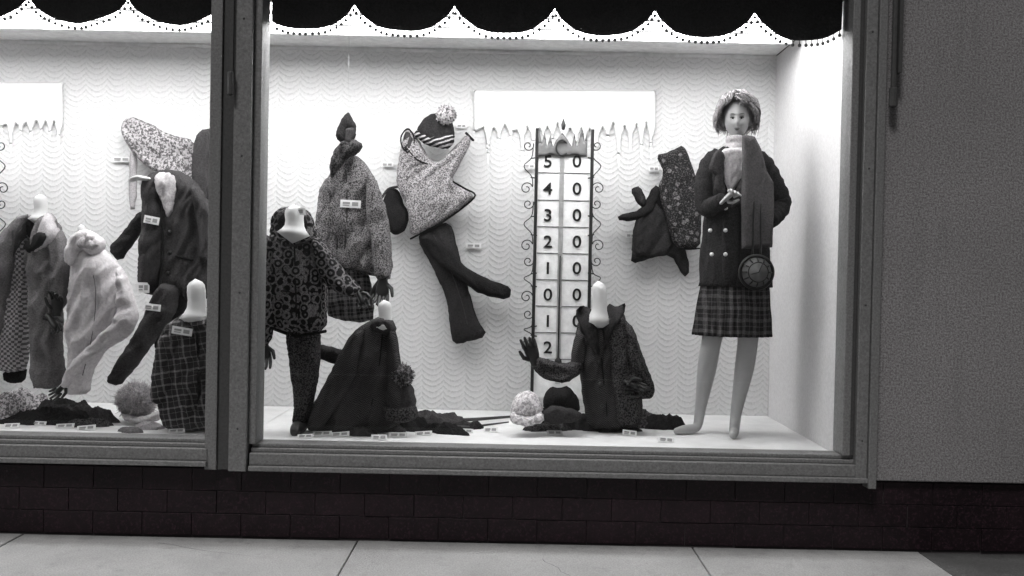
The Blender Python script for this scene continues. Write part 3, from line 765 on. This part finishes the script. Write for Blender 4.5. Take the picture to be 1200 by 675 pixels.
G=grp('fur_hat')
c_=floor_pt(164,494)+Vector((0,-.06,0)); c_.z=FLOOR+.118; fuzz('fur',c_,.105,FURT,G,3000,.28,.95,.0018)
part('brim',[(142,482),(164,490),(188,480),(190,491),(166,499),(142,493)],c_.y-.07,.05,FURL,G,k=7,amp=.01,wl=5)
G=grp('folded_cardigan')
for a in ((60,496,.22,.09,.06,W_BLACK,5),(100,494,.17,.07,.07,W_DGREY,-10),(75,484,.22,.06,.06,W_DARK,0),(105,500,.12,.04,.03,T_TWEED_D,20)): floor_cloth(a[0],a[1],a[2],a[3],a[4]*1.3,a[5],G,a[6])
G=grp('speckled_scarf')
for a in ((5,492,.17,.12,.1,SPECK,0),(28,480,.12,.08,.09,SPECK,20)): floor_cloth(a[0],a[1],a[2],a[3],a[4]*1.4,a[5],G,a[6])
G=grp('knitted_mittens')
for a in ((172,503,.08,.04,.03,W_LIGHT,10),(152,507,.06,.03,.02,W_MID,-10)): floor_cloth(a[0],a[1],a[2],a[3],a[4],a[5],G,a[6])

# ================================================================= MANNEQUIN
MN=grp('mannequin'); Y=.52
J=[
 (862,322,Y,.115),
 (862,280,Y,.10),(862,225,Y,.115),(862,190,Y,.085),(863,172,Y-.005,.045),(863,160,Y-.01,.042),
 (845,345,Y,.082),(834,398,Y+.02,.056),(829,430,Y+.06,.056),(821,480,Y+.09,.031),(818,497,Y+.06,.028),(802,501,Y+.03,.026),(790,503,Y,.016),
 (880,345,Y,.082),(877,398,Y,.056),(873,430,Y+.03,.056),(863,484,Y+.02,.031),(861,502,Y-.02,.028),(860,510,Y-.08,.026),(859,513,Y-.12,.016),
 (842,190,Y,.05),(830,205,Y,.048),(826,242,Y-.02,.038),(846,236,Y-.18,.025),
 (884,190,Y,.05),(896,205,Y,.048),(917,236,Y+.03,.038),(903,258,Y-.05,.028)]
E=[(0,1),(1,2),(2,3),(3,4),(4,5),(0,6),(6,7),(7,8),(8,9),(9,10),(10,11),(11,12),(0,13),(13,14),(14,15),(15,16),(16,17),(17,18),(18,19),(3,20),(20,21),(21,22),(22,23),(3,24),(24,25),(25,26),(26,27)]
me=bpy.data.meshes.new('body'); vv=[M(a,b,c) for a,b,c,_ in J]
zmin={10:.470,11:.466,12:.458,17:.470,18:.466,19:.458}
for k_,z_ in zmin.items(): vv[k_].z=z_
me.from_pydata(vv,E,[]); ob=bpy.data.objects.new('body',me); link(ob,MN)
mod=ob.modifiers.new('skin','SKIN'); mod.use_smooth_shade=True
sv=me.skin_vertices[0].data if me.skin_vertices else None
if sv is None:
    bpy.context.view_layer.objects.active=ob; bpy.ops.mesh.customdata_skin_add(); sv=me.skin_vertices[0].data
for i,j in enumerate(J): sv[i].radius=(j[3],j[3]*(.8 if i in(0,1,2,3) else 1)); sv[i].use_root=(i==0)
sb=ob.modifiers.new('sub','SUBSURF'); sb.levels=2; sb.render_levels=2
me.materials.append(SKIN)

hc=M(863,141,Y-.01); mb=MB()
def G2(x,z,cx,cz,s): return math.exp(-((x-cx)**2+(z-cz)**2)/(2*s*s))
nu,nv=56,44; vs=[];fs=[]
HX,HY,HZ=.066,.088,.104
def headp(d):
    x,y,z=d; px=x*HX; py=y*HY; pz=z*HZ
    if z<0: px*=1-.36*(-z)**1.5; py*=1-.12*(-z)
    if y<0:
        py+=.010*(abs(y)**3)
        f=0
        f+=.020*math.exp(-(x/.11)**2)*math.exp(-((z+.22)/.13)**2)+.010*math.exp(-(x/.09)**2)*math.exp(-((z+.0)/.16)**2)
        f-=.013*(G2(x,z,.33,.03,.15)+G2(x,z,-.33,.03,.15))
        f+=.006*math.exp(-((z-.22)/.09)**2)*math.exp(-(x/.5)**2)
        f+=.006*math.exp(-(x/.2)**2)*math.exp(-((z+.50)/.07)**2)
        f-=.004*math.exp(-(x/.2)**2)*math.exp(-((z+.62)/.05)**2)
        f+=.008*math.exp(-(x/.25)**2)*math.exp(-((z+.82)/.13)**2)
        f+=.004*(G2(x,z,.45,-.25,.16)+G2(x,z,-.45,-.25,.16))
        py-=f*min(1,-y*1.6)
    return Vector((px,py,pz))
RH=Matrix.Rotation(math.radians(-12),3,'Z')@Matrix.Rotation(math.radians(2),3,'X')
for j in range(nv+1):
    th=math.pi*j/nv
    for i in range(nu):
        ph=2*math.pi*i/nu
        vs.append(hc+RH@headp((math.sin(th)*math.cos(ph),math.sin(th)*math.sin(ph),math.cos(th))))
for j in range(nv):
    for i in range(nu): fs.append((j*nu+i,(j+1)*nu+i,(j+1)*nu+(i+1)%nu,j*nu+(i+1)%nu))
mb.add(vs,fs)
for sx in (-1,1):
    mb.ball(hc+RH@Vector((sx*.066,.005,-.008)),.008,.016,.026,10,8)
mb.obj('head',SKIN,MN)
def fp(x,z,off=0):
    y=-math.sqrt(max(0,1-x*x-z*z)); p=headp((x,y,z)); p.y-=off; return hc+RH@p
mb=MB(); mw=MB(); ml=MB()
for sx in (-1,1):
    mw.ball(fp(sx*.33,.02,-.003),.0120,.007,.0050,12,8)
    mb.ball(fp(sx*.33,.022,.002),.0060,.004,.0052,10,8)
    mb.tube([fp(sx*(.33+t),.072-.9*t*t,.003) for t in(-.18,-.08,0,.08,.19)],[.001,.002,.0027,.0027,.0014],6)
    mb.tube([fp(sx*(.36+t),.235-1.0*(t-.03)**2,.001) for t in(-.2,-.1,0,.1,.22)],[.0005,.0012,.0014,.0012,.0005],6)
ml.tube([fp(t,-.49+.10*abs(t)-.3*t*t,0) for t in(-.24,-.12,0,.12,.24)],[.0008,.0026,.0024,.0026,.0008],8)
ml.tube([fp(t,-.545+.5*t*t,0) for t in(-.2,-.1,0,.1,.2)],[.0008,.0026,.0032,.0026,.0008],8)
mw.obj('eyes',plain('eye_white',.5,.3,.5),MN); mb.obj('lashes_and_brows',plain('lash_paint',.03,.6),MN); ml.obj('lips',plain('lip_paint',.09,.4,tint=.05),MN)
mb=MB()
capc=hc+RH@Vector((0,.018,.026)); mb.ball(capc,.074,.086,.092,24,16,fn=lambda d:1+.04*noise.noise(d*4) if d.z>-.2 or d.y>0 else .8)
rn=random.Random(5)
for i in range(680):
    az=rn.uniform(0,2*math.pi); fx=math.cos(az); fy=math.sin(az)
    front=max(0,-fy)**1.4
    thend=math.radians(rn.uniform(92,128)*(1-front)+rn.uniform(50,66)*front)
    ts=rn.uniform(.02,.6)*thend
    part_side=-1 if az>math.pi*1.42 and az<math.pi*2 or az<.3 else 1
    sw_=rn.uniform(.35,1.1)*part_side
    path=[];rad=[]; flare=rn.uniform(-.04,.46)*(1-front*.75); r0=rn.uniform(1.02,1.24)+.06*front
    phs=rn.uniform(0,6); wv=rn.uniform(.06,.26)
    for k in range(9):
        t=k/8; th=ts+(thend-ts)*t; a=az-(sw_*t*front*1.0)+wv*math.sin(t*7+phs)
        rr=r0*(1.0+.12*math.sin(t*math.pi)+.04*math.sin(t*9+phs))+flare*t*t
        d=Vector((math.sin(th)*math.cos(a)*.077*rr,math.sin(th)*math.sin(a)*.092*rr,math.cos(th)*.104*rr))
        path.append(hc+RH@(d+Vector((0,.008,.014)))); rad.append(.0042*math.sin(math.pi*(.12+.8*t))+.0006)
    mb.tube(path,rad,5,flat=.6)
mb.obj('hair',HAIR,MN)

def loft(name,rings,mat,parent,seg=64,fn=None,amp=.006,open_=True):
    vs=[];fs=[]
    for j,(u,v,y,rx,ry) in enumerate(rings):
        c=M(u,v,y)
        for i in range(seg):
            a=2*math.pi*i/seg; k=1
            if fn: k=fn(a,j/(len(rings)-1))
            nz=amp*noise.noise(Vector((math.cos(a)*2.2,math.sin(a)*2.2,j*.22+len(rings))))+amp*.8*(1-2.5*abs(noise.noise(Vector((math.cos(a)*5,math.sin(a)*5,j*.12+7)))))
            vs.append((c.x+math.cos(a)*(rx*k+nz),c.y+math.sin(a)*(ry*k+nz),c.z))
    for j in range(len(rings)-1):
        for i in range(seg): fs.append((j*seg+i,j*seg+(i+1)%seg,(j+1)*seg+(i+1)%seg,(j+1)*seg+i))
    mb=MB(); mb.add(vs,fs); o=mb.obj(name,mat,parent); s=o.modifiers.new('s','SOLIDIFY'); s.thickness=.006; return o
def rings(keys,n):
    out=[]
    for i in range(n+1):
        t=i/n*(len(keys)-1); k=min(int(t),len(keys)-2); f=t-k
        out.append(tuple(keys[k][q]*(1-f)+keys[k+1][q]*f for q in range(5)))
    return out
PC=cloth('pea_coat_wool',.016,.038)
coat=[(863,170,Y,.052,.052),(862,176,Y,.085,.07),(861,183,Y,.142,.09),(861,196,Y,.163,.108),(861,215,Y,.160,.12),(861,245,Y,.158,.122),(861,275,Y,.163,.125),(861,305,Y,.176,.135),(862,336,Y,.188,.148)]
loft('pea_coat',rings(coat,40),PC,MN,72,amp=.010)
loft('turtleneck_collar',rings([(863,160,Y-.01,.048,.050),(863,164,Y-.01,.058,.058),(863,169,Y-.01,.054,.054),(862,173,Y-.01,.064,.062),(862,182,Y-.01,.070,.066)],12),W_CREAM,MN,40,amp=.004)
fy=Y-.125
part('sweater_front',[(843,180),(850,173),(876,173),(878,196),(864,218),(854,228),(846,204)],fy+.004,.010,W_CREAM,MN,k=8,amp=.008,wl=6,raw=True)
part('lapel',[(841,174),(849,180),(848,205),(851,240),(836,222),(838,205),(829,200),(834,184)],fy-.006,.016,W_DGREY,MN,k=4,amp=.004,raw=True)
part('lapel',[(874,176),(884,180),(892,196),(886,206),(890,212),(868,240),(852,250),(862,222),(872,200)],fy-.008,.018,W_DGREY,MN,k=4,amp=.004,raw=True)
part('coat_overlap',[(850,240),(866,236),(868,334),(846,336),(846,260)],fy-.012,.01,PC,MN,k=5,amp=.006,raw=True)
mb=MB()
for (u,v) in ((830,244),(832,270),(834,298),(850,244),(850,270),(850,298)):
    q=M(u,v,fy-.026 if u>840 else fy-.006); mb.tube([q+Vector((0,-.004,0)),q+Vector((0,.004,0))],.0105,12)
mb.obj('buttons',BUTTON,MN)
def sleeve(name,pts,rads,mat):
    P=[M(*p) for p in pts]; path=[];rad=[]
    for i in range(len(P)-1):
        p0=P[max(i-1,0)];p1=P[i];p2=P[i+1];p3=P[min(i+2,len(P)-1)]
        for j in range(7):
            t=j/7
            path.append(.5*((2*p1)+(p2-p0)*t+(2*p0-5*p1+4*p2-p3)*t*t+(3*p1-p0-3*p2+p3)*t**3))
            rad.append((rads[i]*(1-t)+rads[i+1]*t)*(1+.06*math.sin((i*7+j)*1.9)))
    path.append(P[-1]); rad.append(rads[-1])
    mb=MB(); mb.tube(path,rad,20); return mb.obj(name,mat,MN)
sleeve('sleeve',[(844,183,Y),(832,194,Y),(825,220,Y-.03),(828,243,Y-.06),(838,240,Y-.14),(847,235,Y-.2)],[.05,.056,.052,.050,.044,.038],PC)
sleeve('sleeve',[(880,183,Y),(893,194,Y),(906,216,Y+.01),(915,238,Y+.02),(908,252,Y-.02),(901,258,Y-.07)],[.05,.058,.054,.052,.048,.044],PC)
hand('hand',M(847,236,Y-.215),(.6,-.15,.6),(.1,-1,-.3),.125,SKIN,MN,.5,side=-1)
def pleat(a,t): return 1+.06*(.3+.7*t)*(2*abs(((a*28/(2*math.pi))%1)-.5)-.5)*1.6
loft('pleated_skirt',rings([(861,322,Y,.165,.13),(860,345,Y,.178,.145),(859,370,Y,.190,.16),(858,393,Y,.199,.17)],14),PLAID,MN,240,fn=pleat,amp=.004)
G=grp('reflection_panel')  # ghostly grey reflection in the glass, modelled as a solid panel
part('scarf',[(869,158),(884,160),(892,176),(898,200),(906,214),(907,240),(905,290),(869,292),(868,240),(869,205)],fy-.05,.014,cloth('reflection_grey',.07,.12),G,k=5,amp=.007,wl=14,ch=0,raw=True,jit=.3)
G=grp('reflected_clock')  # clock reflected in the glass, modelled as a solid disc on a hanger
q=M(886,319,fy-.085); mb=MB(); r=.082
mb.tube([q+Vector((0,.03,0)),q+Vector((0,-.004,0))],[r,r],40,cap=True); mb.obj('body',plain('reflected_clock_face',.12,.5),G,False,.004)
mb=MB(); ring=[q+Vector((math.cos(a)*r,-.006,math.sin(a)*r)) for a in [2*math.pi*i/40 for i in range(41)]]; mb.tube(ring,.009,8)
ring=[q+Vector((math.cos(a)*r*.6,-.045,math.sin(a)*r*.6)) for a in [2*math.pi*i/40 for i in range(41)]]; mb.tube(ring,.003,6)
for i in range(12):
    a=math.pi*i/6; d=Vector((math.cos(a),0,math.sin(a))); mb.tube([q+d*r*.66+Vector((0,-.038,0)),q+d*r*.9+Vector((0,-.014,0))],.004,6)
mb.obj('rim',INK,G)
mb=MB(); mb.tube([q+Vector((0,-.055,0)),q+Vector((.02,-.05,.045))],.003,6); mb.tube([q+Vector((0,-.055,0)),q+Vector((-.035,-.05,-.01))],.003,6)  # hands of the reflected clock
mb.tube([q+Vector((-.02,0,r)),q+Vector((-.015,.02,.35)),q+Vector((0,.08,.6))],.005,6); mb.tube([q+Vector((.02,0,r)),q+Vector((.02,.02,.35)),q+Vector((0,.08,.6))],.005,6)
mb.obj('clock_hands_and_hanger',LEATHER,G)

# ================================================================= PRICE CARDS
for c in ((454,193,1.28,14,5,0),(541,148,1.28,12,5,0),(620,195,1.27,14,5,0),(555,288,1.28,18,6,0),(739,276,1.28,12,5,0),(766,198,1.28,12,6,0),(143,187,1.28,22,6,0)):
    card(*c)
for (u,v,w,h,t) in ((411,239,24,9,2),(178,258,18,9,10),(178,360,20,8,6),(213,388,24,9,8),(168,337,14,12,0)):
    card(u,v,min(surf(u+i,v)for i in(-8,0,8))-.012,w,h,t)
card(347,248,.2,22,9,-3)
for c in ((357,514,.26),(377,511,.3),(398,512,.26),(444,516,.2),(466,513,.24),(496,511,.25),(545,508,.33),(650,510,.28),(717,507,.33),(738,511,.3),(781,519,.2),(57,491,.3),(75,502,.18),(100,505,.18),(44,499,.22),(206,508,.16),(12,502,.2),(575,507,.3)):
    card(c[0],c[1],c[2],random.uniform(17,22),random.uniform(5,7),random.uniform(-6,6),True)

# ================================================================= finish groups
dg=bpy.context.view_layer; dg.update()
for e in GROUPS:
    ch=[o for o in e.children]
    if not ch: continue
    pts=[]
    for o in ch:
        if o.type=='MESH' and len(o.data.vertices): pts += [o.matrix_world@v.co for v in list(o.data.vertices)[::max(1,len(o.data.vertices)//50)]]
    if not pts: continue
    c=Vector((sum(p.x for p in pts)/len(pts),sum(p.y for p in pts)/len(pts),min(p.z for p in pts)))
    e.location=c
    for o in ch: o.matrix_parent_inverse=Matrix.Translation(-c)

# ================================================================= light
w=bpy.data.worlds.new('World'); scene.world=w; w.use_nodes=True; nt=w.node_tree
sky=N(nt,'ShaderNodeTexSky',sky_type='NISHITA'); sky.sun_disc=False; sky.sun_elevation=math.radians(52); sky.sun_rotation=math.radians(200)
bw=N(nt,'ShaderNodeRGBToBW'); nt.links.new(sky.outputs[0],bw.inputs[0])
bg=nt.nodes['Background']; nt.links.new(bw.outputs[0],bg.inputs[0]); bg.inputs[1].default_value=.02
sl=bpy.data.lights.new('street_light','SUN'); sl.energy=1.75; sl.angle=math.radians(12); sl.color=(1,.98,.97)
so=bpy.data.objects.new('street_light',sl); link(so)
d=Vector((.25,.60,-1.0)); so.rotation_euler=d.to_track_quat('-Z','Y').to_euler()

cam=bpy.data.cameras.new('camera'); cam.sensor_width=36; cam.lens=36*F/1200; cam.clip_end=2000
co=bpy.data.objects.new('camera',cam); link(co); scene.camera=co
co.matrix_world=Matrix.Translation((0,-CD,CZ))@(Matrix.Rotation(math.radians(90-.87),4,'X')@Matrix.Rotation(RL,4,'Z'))
